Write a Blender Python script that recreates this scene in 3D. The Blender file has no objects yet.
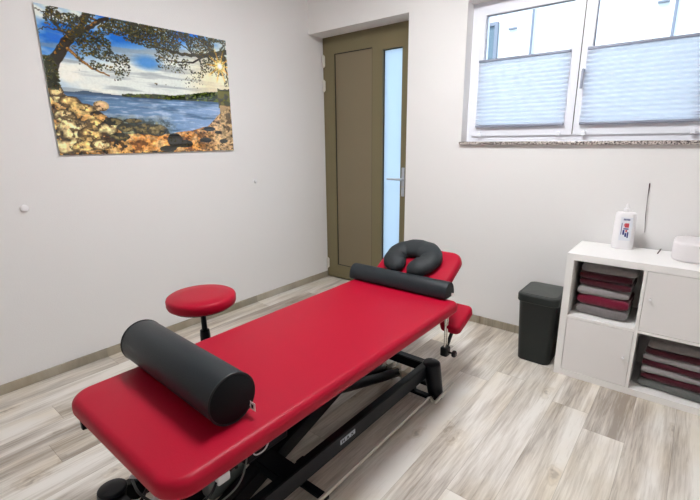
import bpy, bmesh, math, random
import numpy as np
from mathutils import Vector, Matrix
from math import sin, cos, pi, radians

random.seed(7)
C = bpy.context.scene.collection
sc = bpy.context.scene

# ------------------------------------------------------------------ camera
def make_camera():
    cd = bpy.data.cameras.new('camera')
    cam = bpy.data.objects.new('camera', cd); C.objects.link(cam)
    yaw, pitch, roll = -0.68358975, 0.25121854, -0.01014045
    fw = Vector((sin(yaw)*cos(pitch), cos(yaw)*cos(pitch), -sin(pitch)))
    r = Vector((cos(yaw), -sin(yaw), 0)); u = r.cross(fw)
    r2 = r*cos(roll)+u*sin(roll); u2 = -r*sin(roll)+u*cos(roll)
    M = Matrix((r2, u2, -fw)).transposed().to_4x4()
    M.translation = Vector((2.97015887, -3.07531898, 1.41270635))
    cam.matrix_world = M
    cd.sensor_fit = 'HORIZONTAL'; cd.sensor_width = 36.0
    cd.lens = 426.182*36/700
    cd.clip_start = 0.02
    sc.camera = cam
make_camera()

# ------------------------------------------------------------------ light and exposure
SKY = 3.1; SUN = 5.4; LAMP = 56.0; EXPOSURE = 0.0
sc.view_settings.view_transform = 'Standard'
sc.view_settings.look = 'None'
sc.view_settings.gamma = 1.0
sc.view_settings.use_curve_mapping = False
sc.view_settings.exposure = EXPOSURE
sc.cycles.use_denoising = True
sc.cycles.max_bounces = 10; sc.cycles.diffuse_bounces = 6
sc.cycles.transmission_bounces = 8; sc.cycles.transparent_max_bounces = 12
sc.cycles.sample_clamp_indirect = 8.0
w = bpy.data.worlds.new('sky'); sc.world = w; w.use_nodes = True
bg = w.node_tree.nodes['Background']
bg.inputs['Color'].default_value = (0.62, 0.80, 1.0, 1); bg.inputs['Strength'].default_value = SKY
sd = bpy.data.lights.new('sun', 'SUN'); sd.energy = SUN; sd.angle = radians(2); sd.color = (1, .97, .92)
so = bpy.data.objects.new('sun', sd); C.objects.link(so)
so.rotation_euler = Vector((0.25, 0.75, -0.9)).to_track_quat('-Z', 'Y').to_euler()

# ------------------------------------------------------------------ materials
def nt(name):
    m = bpy.data.materials.new(name); m.use_nodes = True
    n = m.node_tree.nodes; l = m.node_tree.links
    b = n['Principled BSDF']
    return m, n, l, b

def lin(c):
    c = c/255.0
    return c/12.92 if c <= .04045 else ((c+.055)/1.055)**2.4
def rgb(r, g, b): return (lin(r), lin(g), lin(b), 1)

def mat(name, col, rough=.5, metal=0, bump=0, bscale=60, vary=0, vscale=8, coat=0, spec=.5, sheen=0):
    m, n, l, b = nt(name)
    b.inputs['Base Color'].default_value = col
    b.inputs['Roughness'].default_value = rough
    b.inputs['Metallic'].default_value = metal
    b.inputs['Coat Weight'].default_value = coat
    b.inputs['Specular IOR Level'].default_value = spec
    b.inputs['Sheen Weight'].default_value = sheen
    tc = n.new('ShaderNodeTexCoord')
    if vary:
        t = n.new('ShaderNodeTexNoise'); t.inputs['Scale'].default_value = vscale; t.inputs['Detail'].default_value = 4
        l.new(tc.outputs['Object'], t.inputs['Vector'])
        mx = n.new('ShaderNodeMix'); mx.data_type = 'RGBA'
        mx.inputs[6].default_value = tuple(max(0, c*(1-vary)) for c in col[:3])+(1,)
        mx.inputs[7].default_value = tuple(min(1, c*(1+vary)) for c in col[:3])+(1,)
        l.new(t.outputs['Fac'], mx.inputs[0]); l.new(mx.outputs[2], b.inputs['Base Color'])
    if bump:
        t = n.new('ShaderNodeTexNoise'); t.inputs['Scale'].default_value = bscale; t.inputs['Detail'].default_value = 5
        l.new(tc.outputs['Object'], t.inputs['Vector'])
        bp = n.new('ShaderNodeBump'); bp.inputs['Strength'].default_value = bump; bp.inputs['Distance'].default_value = .004
        l.new(t.outputs['Fac'], bp.inputs['Height']); l.new(bp.outputs['Normal'], b.inputs['Normal'])
    return m

M = {}
M['wall'] = mat('wall_paint', rgb(233, 231, 230), .85, bump=.25, bscale=140)
M['ceiling'] = mat('ceiling_paint', rgb(238, 236, 232), .9, bump=.15, bscale=140)
M['red'] = mat('red_vinyl', (.39, .002, .022, 1), .42, bump=.12, bscale=260, spec=.2)
M['charcoal'] = mat('charcoal_vinyl', (.017, .022, .026, 1), .42, bump=.18, bscale=240, spec=.32)
M['end_panel'] = mat('shaded_end_vinyl', (.004, .005, .007, 1), .55, bump=.15, bscale=240, spec=.15)  # bolster ends: charcoal darkened, shade of the unlit side painted in
M['charcoal_fabric'] = mat('charcoal_soft', (.020, .024, .027, 1), .6, bump=.9, bscale=22, spec=.3)
M['piping'] = mat('black_piping', (.008, .009, .010, 1), .45)
M['black'] = mat('black_powder_coat', (.003, .004, .007, 1), .34, bump=.05, bscale=400, spec=.22)
M['black_plastic'] = mat('black_plastic', (.006, .007, .008, 1), .45, spec=.3)
M['chrome'] = mat('chrome', (.80, .78, .74, 1), .18, metal=1)
M['steel'] = mat('brushed_steel', (.62, .58, .52, 1), .38, metal=1)
M['rail_metal'] = mat('satin_rail', (.60, .57, .50, 1), .42, metal=.6)
M['grey_plastic'] = mat('grey_plastic', (.16, .18, .17, 1), .5)
M['olive'] = mat('olive_aluminium', rgb(118, 108, 78), .42, bump=.05, bscale=300, vary=.06, vscale=3)
M['olive_panel'] = mat('olive_panel', rgb(124, 112, 88), .38, bump=.05, bscale=300, vary=.05, vscale=3)
M['gasket'] = mat('dark_gasket', (.02, .018, .012, 1), .6)
M['pvc'] = mat('white_window_plastic', rgb(240, 242, 250), .35)
M['rail'] = mat('blind_rail_aluminium', rgb(150, 156, 172), .4, metal=.3)
M['melamine'] = mat('white_melamine', rgb(240, 238, 236), .42, bump=.03, bscale=90)
M['melamine_door'] = mat('white_melamine_front', rgb(234, 231, 230), .38)
M['bin'] = mat('dark_green_grey_plastic', (.018, .022, .021, 1), .42, bump=.1, bscale=300, spec=.3)
M['bin_lid'] = mat('grey_lid_plastic', (.060, .066, .060, 1), .5, bump=.1, bscale=300)
M['white_plastic'] = mat('white_plastic', rgb(240, 238, 240), .35)
M['label'] = mat('white_label', rgb(228, 230, 238), .5)
M['blue_ink'] = mat('blue_ink', rgb(40, 50, 120), .5)
M['red_ink'] = mat('red_ink', rgb(200, 70, 80), .5)
M['dark_ink'] = mat('dark_ink', rgb(25, 26, 30), .5)
M['tag'] = mat('white_cloth_tag', rgb(245, 245, 240), .8)
M['wire'] = mat('dark_wire', rgb(80, 55, 60), .6)
M['device'] = mat('pale_plastic', rgb(228, 223, 224), .55)
M['plate_metal'] = mat('silver_plate', rgb(185, 190, 198), .4, metal=.2)
M['hinge'] = mat('white_hinge', rgb(225, 222, 212), .4)
def towel(name, col):
    return mat(name, col, .95, bump=1.0, bscale=420, vary=.22, vscale=60, spec=.1, sheen=.4)
M['towel_grey'] = towel('grey_terry', rgb(128, 122, 122))
M['towel_light'] = towel('light_grey_terry', rgb(160, 155, 156))
M['towel_green'] = towel('dull_grey_terry', rgb(105, 107, 105))
M['towel_red'] = towel('burgundy_terry', rgb(118, 10, 45))
M['towel_red_shaded'] = towel('shaded_burgundy_terry', rgb(70, 6, 26))  # burgundy towel colour lowered to paint in the compartment shadow

def glass_mat():
    m = bpy.data.materials.new('window_glass'); m.use_nodes = True
    n = m.node_tree.nodes; l = m.node_tree.links; n.clear()
    o = n.new('ShaderNodeOutputMaterial'); t = n.new('ShaderNodeBsdfTransparent'); g = n.new('ShaderNodeBsdfGlossy')
    t.inputs['Color'].default_value = (.94, .97, 1, 1); g.inputs['Roughness'].default_value = .02
    f = n.new('ShaderNodeFresnel'); f.inputs['IOR'].default_value = 1.45
    mx = n.new('ShaderNodeMixShader'); l.new(f.outputs[0], mx.inputs[0]); l.new(t.outputs[0], mx.inputs[1]); l.new(g.outputs[0], mx.inputs[2])
    l.new(mx.outputs[0], o.inputs['Surface']); return m
M['glass'] = glass_mat()

def translucent_mat(name, dcol, tcol, fac, transp=0.0, rough_gloss=0.0):
    m = bpy.data.materials.new(name); m.use_nodes = True
    n = m.node_tree.nodes; l = m.node_tree.links; n.clear()
    o = n.new('ShaderNodeOutputMaterial'); d = n.new('ShaderNodeBsdfDiffuse'); t = n.new('ShaderNodeBsdfTranslucent')
    d.inputs['Color'].default_value = dcol; t.inputs['Color'].default_value = tcol
    mx = n.new('ShaderNodeMixShader'); mx.inputs[0].default_value = fac
    l.new(d.outputs[0], mx.inputs[1]); l.new(t.outputs[0], mx.inputs[2]); last = mx
    if transp:
        tr = n.new('ShaderNodeBsdfTransparent'); m2 = n.new('ShaderNodeMixShader'); m2.inputs[0].default_value = transp
        l.new(last.outputs[0], m2.inputs[1]); l.new(tr.outputs[0], m2.inputs[2]); last = m2
    if rough_gloss:
        gl = n.new('ShaderNodeBsdfGlossy'); gl.inputs['Roughness'].default_value = .15; m3 = n.new('ShaderNodeMixShader'); m3.inputs[0].default_value = rough_gloss
        l.new(last.outputs[0], m3.inputs[1]); l.new(gl.outputs[0], m3.inputs[2]); last = m3
    l.new(last.outputs[0], o.inputs['Surface']); return m
M['blind'] = translucent_mat('pleated_fabric', (.82, .86, .92, 1), (.86, .92, 1, 1), .62)
M['frosted'] = translucent_mat('frosted_glass', (.70, .78, .86, 1), (.66, .76, .86, 1), .80, rough_gloss=.04)

def emit_mat(name, col, s):
    m = bpy.data.materials.new(name); m.use_nodes = True
    n = m.node_tree.nodes; l = m.node_tree.links; n.clear()
    o = n.new('ShaderNodeOutputMaterial'); e = n.new('ShaderNodeEmission')
    e.inputs['Color'].default_value = col; e.inputs['Strength'].default_value = s
    l.new(e.outputs[0], o.inputs['Surface']); return m
M['lamp'] = emit_mat('lit_diffuser', (.965, .985, 1, 1), LAMP)

def wood_floor(name, base_light, base_dark, streak, plank=True):
    m, n, l, b = nt(name)
    tc = n.new('ShaderNodeTexCoord')
    sep = n.new('ShaderNodeSeparateXYZ'); l.new(tc.outputs['Object'], sep.inputs[0])
    def math_(op, a, bb=None):
        q = n.new('ShaderNodeMath'); q.operation = op
        for i, v in enumerate((a, bb)):
            if v is None: continue
            if isinstance(v, (int, float)): q.inputs[i].default_value = v
            else: l.new(v, q.inputs[i])
        return q.outputs[0]
    W, L = .18, 1.285
    col = math_('FLOOR', math_('DIVIDE', sep.outputs['X'], W))
    wn = n.new('ShaderNodeTexWhiteNoise'); wn.noise_dimensions = '1D'; l.new(math_('ADD', col, 3.7), wn.inputs['W'])
    off = math_('MULTIPLY', wn.outputs['Value'], L)
    yy = math_('DIVIDE', math_('ADD', sep.outputs['Y'], off), L)
    row = math_('FLOOR', yy)
    cid = n.new('ShaderNodeCombineXYZ'); l.new(col, cid.inputs[0]); l.new(row, cid.inputs[1])
    w2 = n.new('ShaderNodeTexWhiteNoise'); w2.noise_dimensions = '3D'; l.new(cid.outputs[0], w2.inputs['Vector'])
    # local coordinates shifted per plank, stretched along the grain
    sh = n.new('ShaderNodeVectorMath'); sh.operation = 'SCALE'; l.new(w2.outputs['Color'], sh.inputs[0]); sh.inputs['Scale'].default_value = 37
    ad = n.new('ShaderNodeVectorMath'); ad.operation = 'ADD'; l.new(tc.outputs['Object'], ad.inputs[0]); l.new(sh.outputs[0], ad.inputs[1])
    def noise(sx, sy, detail, rough=.6, dist=0):
        mp = n.new('ShaderNodeVectorMath'); mp.operation = 'MULTIPLY'; l.new(ad.outputs[0], mp.inputs[0]); mp.inputs[1].default_value = (sx, sy, 1)
        t = n.new('ShaderNodeTexNoise'); t.inputs['Scale'].default_value = 1; t.inputs['Detail'].default_value = detail
        t.inputs['Roughness'].default_value = rough; t.inputs['Distortion'].default_value = dist
        l.new(mp.outputs[0], t.inputs['Vector']); return t.outputs['Fac']
    broad = noise(11, 1.1, 3, .5, .3)
    fine = noise(95, 5, 5, .65, .4)
    patch = noise(5, 2.2, 3, .5)
    def ramp(v, p):
        r = n.new('ShaderNodeValToRGB'); e = r.color_ramp.elements
        e[0].position, e[0].color = p[0]; e[1].position, e[1].color = p[1]
        for q in p[2:]:
            x = e.new(q[0]); x.color = q[1]
        l.new(v, r.inputs[0]); return r.outputs[0]
    mixv = math_('ADD', math_('MULTIPLY', broad, .62), math_('MULTIPLY', fine, .38))
    mixv = math_('ADD', mixv, math_('MULTIPLY', math_('SUBTRACT', w2.outputs['Value'], .5), .16))
    c1 = ramp(mixv, [(.36, base_dark), (.60, base_light), (.48, streak)])
    # warm patches
    mx = n.new('ShaderNodeMix'); mx.data_type = 'RGBA'; mx.blend_type = 'MULTIPLY'
    l.new(ramp(patch, [(.42, (1, 1, 1, 1)), (.68, (.92, .86, .76, 1))]), mx.inputs[7]); l.new(c1, mx.inputs[6]); mx.inputs[0].default_value = .8
    # knots
    vo = n.new('ShaderNodeTexVoronoi'); vo.voronoi_dimensions = '2D'; vo.inputs['Scale'].default_value = 1
    mp = n.new('ShaderNodeVectorMath'); mp.operation = 'MULTIPLY'; l.new(ad.outputs[0], mp.inputs[0]); mp.inputs[1].default_value = (4.0, 1.35, 1)
    wv = n.new('ShaderNodeVectorMath'); wv.operation = 'ADD'
    tn = n.new('ShaderNodeTexNoise'); tn.inputs['Scale'].default_value = 20; l.new(ad.outputs[0], tn.inputs['Vector'])
    sc_ = n.new('ShaderNodeVectorMath'); sc_.operation = 'SCALE'; sc_.inputs['Scale'].default_value = .20; l.new(tn.outputs['Color'], sc_.inputs[0])
    l.new(mp.outputs[0], wv.inputs[0]); l.new(sc_.outputs[0], wv.inputs[1]); l.new(wv.outputs[0], vo.inputs['Vector'])
    kn = ramp(vo.outputs['Distance'], [(.02, (.34, .28, .22, 1)), (.115, (1, 1, 1, 1)), (.045, (.72, .66, .58, 1)), (.065, (.90, .86, .80, 1)), (.080, (.74, .70, .64, 1))])
    mk = n.new('ShaderNodeMix'); mk.data_type = 'RGBA'; mk.blend_type = 'MULTIPLY'; mk.inputs[0].default_value = .55
    l.new(mx.outputs[2], mk.inputs[6]); l.new(kn, mk.inputs[7])
    out = mk.outputs[2]
    if plank:
        fx = math_('FRACT', math_('DIVIDE', sep.outputs['X'], W)); ex = math_('MINIMUM', fx, math_('SUBTRACT', 1, fx))
        fy = math_('FRACT', yy); ey = math_('MINIMUM', fy, math_('SUBTRACT', 1, fy))
        gx = math_('LESS_THAN', ex, .006); gy = math_('LESS_THAN', ey, .0011)
        g = math_('MAXIMUM', gx, gy)
        mg = n.new('ShaderNodeMix'); mg.data_type = 'RGBA'; mg.blend_type = 'MULTIPLY'
        l.new(math_('MULTIPLY', g, .55), mg.inputs[0]); l.new(out, mg.inputs[6]); mg.inputs[7].default_value = (.45, .42, .38, 1)
        out = mg.outputs[2]
    l.new(out, b.inputs['Base Color'])
    rr = n.new('ShaderNodeMapRange'); l.new(fine, rr.inputs[0]); rr.inputs[3].default_value = .34; rr.inputs[4].default_value = .52
    l.new(rr.outputs[0], b.inputs['Roughness'])
    bp = n.new('ShaderNodeBump'); bp.inputs['Strength'].default_value = .12; bp.inputs['Distance'].default_value = .002
    l.new(fine, bp.inputs['Height']); l.new(bp.outputs[0], b.inputs['Normal'])
    return m
M['floor'] = wood_floor('whitewashed_laminate', rgb(232, 227, 220), rgb(158, 147, 136), rgb(204, 196, 186))
M['skirting'] = wood_floor('skirting_laminate', rgb(182, 174, 160), rgb(138, 130, 116), rgb(162, 154, 138), plank=False)

def granite():
    m, n, l, b = nt('speckled_granite')
    tc = n.new('ShaderNodeTexCoord'); v = n.new('ShaderNodeTexVoronoi'); v.inputs['Scale'].default_value = 170
    l.new(tc.outputs['Object'], v.inputs['Vector'])
    s = n.new('ShaderNodeSeparateColor'); l.new(v.outputs['Color'], s.inputs[0])
    r = n.new('ShaderNodeValToRGB'); r.color_ramp.interpolation = 'CONSTANT'; e = r.color_ramp.elements
    e[0].position = 0; e[0].color = rgb(60, 55, 55); e[1].position = .28; e[1].color = rgb(150, 140, 135)
    x = e.new(.6); x.color = rgb(205, 195, 190)
    l.new(s.outputs[0], r.inputs[0]); l.new(r.outputs[0], b.inputs['Base Color']); b.inputs['Roughness'].default_value = .25
    return m
M['granite'] = granite()

# ------------------------------------------------------------------ mesh helpers
def bx(bm, x0, x1, y0, y1, z0, z1):
    vs = [bm.verts.new((x, y, z)) for x in (x0, x1) for y in (y0, y1) for z in (z0, z1)]
    for f in ((0, 1, 3, 2), (4, 6, 7, 5), (0, 4, 5, 1), (2, 3, 7, 6), (0, 2, 6, 4), (1, 5, 7, 3)):
        bm.faces.new([vs[i] for i in f])
    return vs

def rbox(x0, x1, y0, y1, z0, z1, bev=.002, seg=2):
    bm = bmesh.new(); bx(bm, x0, x1, y0, y1, z0, z1)
    bmesh.ops.recalc_face_normals(bm, faces=bm.faces)
    bmesh.ops.bevel(bm, geom=list(bm.edges), offset=bev, segments=seg, profile=.5, affect='EDGES')
    return bm

def obj(name, bm, m, parent=None, smooth=False, loc=None, rot=None):
    bmesh.ops.recalc_face_normals(bm, faces=bm.faces)
    me = bpy.data.meshes.new(name); bm.to_mesh(me); bm.free()
    if smooth:
        me.shade_smooth()
        try: me.set_sharp_from_angle(angle=radians(38))
        except Exception: pass
    me.materials.append(m)
    o = bpy.data.objects.new(name, me); C.objects.link(o)
    if parent: o.parent = parent
    if loc: o.location = loc
    if rot: o.rotation_euler = rot
    return o

def empty(name, loc=(0, 0, 0), rot=(0, 0, 0)):
    o = bpy.data.objects.new(name, None); C.objects.link(o); o.location = loc; o.rotation_euler = rot
    o.empty_display_size = .1
    return o

def tag(o, label, cat, group=None):
    o['label'] = label; o['category'] = cat
    if group: o['group'] = group
    return o
def struct(o): o['kind'] = 'structure'; return o

def tube(bm, pts, r, seg=12, radii=None, closed=False):
    pts = [Vector(p) for p in pts]; rings = []
    n = len(pts); up = None
    for i, p in enumerate(pts):
        a = pts[i-1] if i > 0 else (pts[-1] if closed else pts[0]); c = pts[i+1] if i < n-1 else (pts[0] if closed else pts[-1])
        t = (c-a).normalized()
        if up is None:
            up = Vector((0, 0, 1)) if abs(t.z) < .9 else Vector((1, 0, 0))
        s = t.cross(up).normalized(); up = s.cross(t).normalized()
        rr = radii[i] if radii else r
        rings.append([bm.verts.new(p+(s*cos(2*pi*k/seg)+up*sin(2*pi*k/seg))*rr) for k in range(seg)])
    for i in range(n if closed else n-1):
        A, B = rings[i], rings[(i+1) % n]
        for k in range(seg): bm.faces.new((A[k], A[(k+1) % seg], B[(k+1) % seg], B[k]))
    if not closed:
        bm.faces.new(rings[0]); bm.faces.new(rings[-1])
    return bm

def beam(bm, a, b, wx, h):
    """rectangular tube from a to b, wide wx along the horizontal normal and h deep"""
    a, b = Vector(a), Vector(b); t = (b-a).normalized()
    s = t.cross(Vector((0, 0, 1))).normalized()*wx/2; u = s.cross(t).normalized()*h/2
    R = [[bm.verts.new(p+q) for q in (s+u, -s+u, -s-u, s-u)] for p in (a, b)]
    for k in range(4): bm.faces.new((R[0][k], R[0][(k+1) % 4], R[1][(k+1) % 4], R[1][k]))
    bm.faces.new(R[0]); bm.faces.new(R[1])
    return bm
def bbeam(a, b, wx, h, bev=.004):
    bm = beam(bmesh.new(), a, b, wx, h)
    bmesh.ops.recalc_face_normals(bm, faces=bm.faces)
    bmesh.ops.bevel(bm, geom=list(bm.edges), offset=bev, segments=2, affect='EDGES'); return bm

def lathe(prof, seg=48, axis='z', c=(0, 0, 0), bm=None):
    bm = bm or bmesh.new(); c = Vector(c); rings = []
    for r, z in prof:
        ring = []
        for k in range(seg):
            a = 2*pi*k/seg; x, y = r*cos(a), r*sin(a)
            v = Vector((x, y, z)) if axis == 'z' else (Vector((z, x, y)) if axis == 'x' else Vector((x, z, y)))
            ring.append(bm.verts.new(c+v))
        rings.append(ring)
    for A, B in zip(rings, rings[1:]):
        for k in range(seg): bm.faces.new((A[k], A[(k+1) % seg], B[(k+1) % seg], B[k]))
    bm.faces.new(rings[0]); bm.faces.new(rings[-1])
    return bm

def rr_outline(a, b, r, seg=8):
    out = []
    rs_ = r if isinstance(r, tuple) else (r,)*4
    for sx, sy, a0, r in ((1, 1, 0, rs_[0]), (-1, 1, pi/2, rs_[1]), (-1, -1, pi, rs_[2]), (1, -1, 3*pi/2, rs_[3])):
        r = max(min(r, a-1e-4, b-1e-4), 1e-4); cx, cy = sx*(a-r), sy*(b-r)
        for k in range(seg+1):
            t = a0+pi/2*k/seg; out.append((cx+r*cos(t), cy+r*sin(t)))
    return out

def pad(wx, wy, t, cr, er, seg=8, eseg=6, dome=0.0, low_er=None, bm=None, c=(0, 0, 0)):
    """cushion slab centred at c in x,y and standing on z=c.z, rounded corners cr and edges er"""
    bm = bm or bmesh.new(); c = Vector(c); rings = []
    le = er if low_er is None else low_er
    prof = []
    for k in range(eseg+1):
        q = pi/2*k/eseg; prof.append((le*(1-sin(q)), le*(1-cos(q))))
    for k in range(eseg+1):
        q = pi/2*k/eseg; prof.append((er*(1-cos(q)), t-er*(1-sin(q))))
    if dome:
        for s in (.25, .5, .75): prof.append((er+(min(wx, wy)/2-er-.01)*s, t+dome*(1-(1-s)**2)))
    for ins, z in prof:
        rings.append([bm.verts.new(c+Vector((x, y, z))) for x, y in rr_outline(wx/2-ins, wy/2-ins, tuple(q-ins for q in cr) if isinstance(cr, tuple) else cr-ins, seg)])
    n = len(rings[0])
    for A, B in zip(rings, rings[1:]):
        for k in range(n): bm.faces.new((A[k], A[(k+1) % n], B[(k+1) % n], B[k]))
    bm.faces.new(rings[0]); bm.faces.new(rings[-1])
    return bm

# ------------------------------------------------------------------ setting
XR, YB, ZC = 4.3, -4.8, 2.85
LZ, RD = 2.353, .191            # lintel height, depth of the door recess
WX0, WX1, WZ0, WZ1 = 1.545, 2.99, 1.372, 2.34
DX1 = 1.068
T = .36

bm = bmesh.new(); bx(bm, -.0, XR, YB, T, -.1, 0)
struct(obj('floor', bm, M['floor']))
bm = bmesh.new(); bx(bm, -.2, XR+.2, YB-.2, T, ZC, ZC+.25)
struct(obj('ceiling', bm, M['ceiling']))
bm = bmesh.new(); bx(bm, -.2, 0, YB, T, -.1, ZC)
struct(obj('wall_left', bm, M['wall']))
bm = bmesh.new(); bx(bm, XR, XR+.2, YB, T, -.1, ZC)
struct(obj('wall_right', bm, M['wall']))
bm = bmesh.new(); bx(bm, -.2, XR+.2, YB-.2, YB, -.1, ZC)
struct(obj('wall_front', bm, M['wall']))
bm = bmesh.new()
bx(bm, 0, DX1, 0, T, LZ, ZC)
bx(bm, DX1, WX0, 0, T, 0, ZC)
bx(bm, WX0, WX1, 0, T, 0, WZ0)
bx(bm, WX0, WX1, 0, T, WZ1, ZC)
bx(bm, WX1, XR, 0, T, 0, ZC)
bmesh.ops.remove_doubles(bm, verts=bm.verts, dist=1e-5)
struct(obj('wall_back', bm, M['wall']))
bm = rbox(0, .014, YB, RD-.01, 0, .0594, .003); struct(obj('baseboard_left', bm, M['skirting']))
bm = rbox(DX1+.0, XR, -.014, 0, 0, .0594, .003); struct(obj('baseboard_back', bm, M['skirting']))

# door ---------------------------------------------------------------
door = struct(empty('door_1', (0, RD, 0)))
bm = bmesh.new()
bx(bm, .0, .05, .0, .07, 0, LZ); bx(bm, 1.0, DX1, .0, .07, 0, LZ); bx(bm, .05, 1.0, .0, .07, LZ-.035, LZ)
bx(bm, .05, 1.0, .01, .07, 0, .02)
obj('door_frame', bm, M['olive'], door)
# leaf: stiles and rails around the panel and the glass strip
LX0, LX1, LZ0, LZ1 = .035, 1.008, .018, 2.325
PX0, PX1, PZ0, PZ1 = .150, .592, .150, 2.198
GX0, GX1, GZ0, GZ1 = .700, .902, .185, 2.165
bm = bmesh.new(); y0, y1 = -.012, .055
for a in ((LX0, PX0, LZ0, LZ1), (PX1, GX0, LZ0, LZ1), (GX1, LX1, LZ0, LZ1),
          (PX0, PX1, LZ0, PZ0), (PX0, PX1, PZ1, LZ1), (GX0, GX1, LZ0, GZ0), (GX0, GX1, GZ1, LZ1)):
    bx(bm, a[0], a[1], y0, y1, a[2], a[3])
bmesh.ops.remove_doubles(bm, verts=bm.verts, dist=1e-5)
leaf = obj('door_leaf', bm, M['olive'], door)
bm = bmesh.new(); bx(bm, PX0, PX1, .0, .045, PZ0, PZ1); obj('door_panel', bm, M['olive_panel'], door)
def ring_strip(x0, x1, z0, z1, w_, y0, y1):
    bm = bmesh.new()
    bx(bm, x0, x0+w_, y0, y1, z0, z1); bx(bm, x1-w_, x1, y0, y1, z0, z1)
    bx(bm, x0+w_, x1-w_, y0, y1, z0, z0+w_); bx(bm, x0+w_, x1-w_, y0, y1, z1-w_, z1); return bm
obj('panel_gasket', ring_strip(PX0, PX1, PZ0, PZ1, .007, -.006, -.0002), M['gasket'], door)
obj('glass_gasket', ring_strip(GX0, GX1, GZ0, GZ1, .006, .010, .0198), M['gasket'], door)
bm = bmesh.new(); bx(bm, GX0, GX1, .020, .030, GZ0, GZ1); obj('frosted_glass', bm, M['frosted'], door)
h = obj('door_handle', rbox(.921, .950, -.022, -.012, .925, 1.178, .003), M['plate_metal'], door)
bm = bmesh.new(); tube(bm, [(.936, -.018, 1.078), (.936, -.058, 1.078), (.930, -.066, 1.078), (.80, -.066, 1.078)], .0095, 12)
obj('lever', bm, M['plate_metal'], h, True)
bm = lathe([(.009, -.027), (.009, -.022)], 20, 'y', (.936, 0, 1.01)); obj('lock_cylinder', bm, M['steel'], h, True)
for z in (2.145, 1.925, .155):
    bm = bmesh.new()
    lathe([(.009, -.055), (.011, -.05), (.011, -.003), (.009, 0), (.011, .003), (.011, .05), (.009, .055)], 16, 'z', (.022, -.022, z), bm)
    bx(bm, .022, .036, -.020, -.011, z-.045, z+.045)
    obj('hinge', bm, M['hinge'], door, True)
for s in (0,):
    bm = rbox(.05, .99, -.02, -.0125, .022, .045, .001); obj('drip_rail', bm, M['olive'], door)

# window -------------------------------------------------------------
FY = .10
win = struct(empty('window_1', (0, FY, 0)))
FZ0, FZ1 = WZ0+.024, WZ1
SX = [(1.590, 2.270), (2.284, 2.952)]; SZ0, SZ1 = 1.440, 2.306
bm = bmesh.new()
bx(bm, WX0, 1.590, 0, .07, FZ0, FZ1); bx(bm, 2.952, WX1, 0, .07, FZ0, FZ1)
bx(bm, 1.590, 2.952, 0, .07, FZ0, SZ0); bx(bm, 1.590, 2.952, 0, .07, SZ1, FZ1); bx(bm, 2.266, 2.288, .012, .07, SZ0, SZ1)
bmesh.ops.remove_doubles(bm, verts=bm.verts, dist=1e-5)
obj('window_frame', bm, M['pvc'], win)
bm = bmesh.new(); bx(bm, 2.2745, 2.2795, -.012, .0115, SZ0, SZ1); obj('sash_gasket', bm, M['gasket'], win)
sashes = []
for i, (a, b_) in enumerate(SX):
    bm = ring_strip(a-.004, b_+.004, SZ0-.004, SZ1+.004, .060, -.014, .055)
    s = obj('sash', bm, M['pvc'], win); sashes.append(s)
    bm = ring_strip(a+.056, b_-.056, SZ0+.056, SZ1-.056, .006, .004, .012); obj('glazing_seal', bm, M['rail'], s)
    bm = bmesh.new(); bx(bm, a+.050, b_-.050, .014, .018, SZ0+.05, SZ1-.05); obj('glass_pane', bm, M['glass'], s)
bm = rbox(2.296, 2.322, -.024, -.014, 1.775, 1.845, .004)
hd = obj('window_handle', bm, M['pvc'], win)
bm = bmesh.new(); tube(bm, [(2.309, -.022, 1.825), (2.309, -.050, 1.825), (2.309, -.056, 1.815), (2.309, -.056, 1.715)], .0085, 12)
obj('grip', bm, M['rail'], hd, True)
bm = rbox(WX0-.006, WX1+.006, -.125, 0, WZ0+.001, WZ0+.024, .003)
obj('window_sill', bm, M['granite'], win)

# pleated blinds
def blind(x0, x1, z0, z1, label):
    root = empty('pleated_blind', ((x0+x1)/2, FY, z0)); hw = (x1-x0)/2; H = z1-z0
    n = int(round((H-.03)/.027)); bm = bmesh.new(); prev = None
    zz0, zz1 = .014, H-.014; T2 = .0012
    def layer(off):
        rows = []
        for k in range(2*n+1):
            z = zz0+(zz1-zz0)*k/(2*n); y = -.029-(.0095 if k % 2 else -.0095)+off
            rows.append((bm.verts.new((-hw, y, z)), bm.verts.new((hw, y, z))))
        return rows
    R = layer(0)
    for A, B in zip(R, R[1:]): bm.faces.new((A[0], A[1], B[1], B[0]))
    obj('pleated_fabric', bm, M['blind'], root)
    obj('top_rail', rbox(-hw, hw, -.042, -.017, H-.016, H, .003), M['rail'], root)
    obj('bottom_rail', rbox(-hw, hw, -.042, -.017, 0, .016, .003), M['rail'], root)
    for s in (-1, 1):
        obj('clamp_foot', rbox(s*(hw-.03)-.012, s*(hw-.03)+.012, -.034, -.0145, -.066, -.040, .003), M['pvc'], root)
        bm = bmesh.new(); tube(bm, [(s*(hw-.03), -.029, -.045), (s*(hw-.03), -.029, .002)], .0012, 6)
        obj('tension_cord', bm, M['pvc'], root)
    g = rbox(-.02, .02, -.048, -.040, H-.006, H+.004, .002); obj('pull_grip', g, M['pvc'], root)
    return tag(root, label, 'window blind', 'pleated blinds on the window')
blind(1.622, 2.224, 1.497, 1.957, 'white pleated blind covering the lower half of the left window sash')
blind(2.318, 2.932, 1.497, 1.957, 'white pleated blind covering the lower half of the window sash beside the handle')

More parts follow.
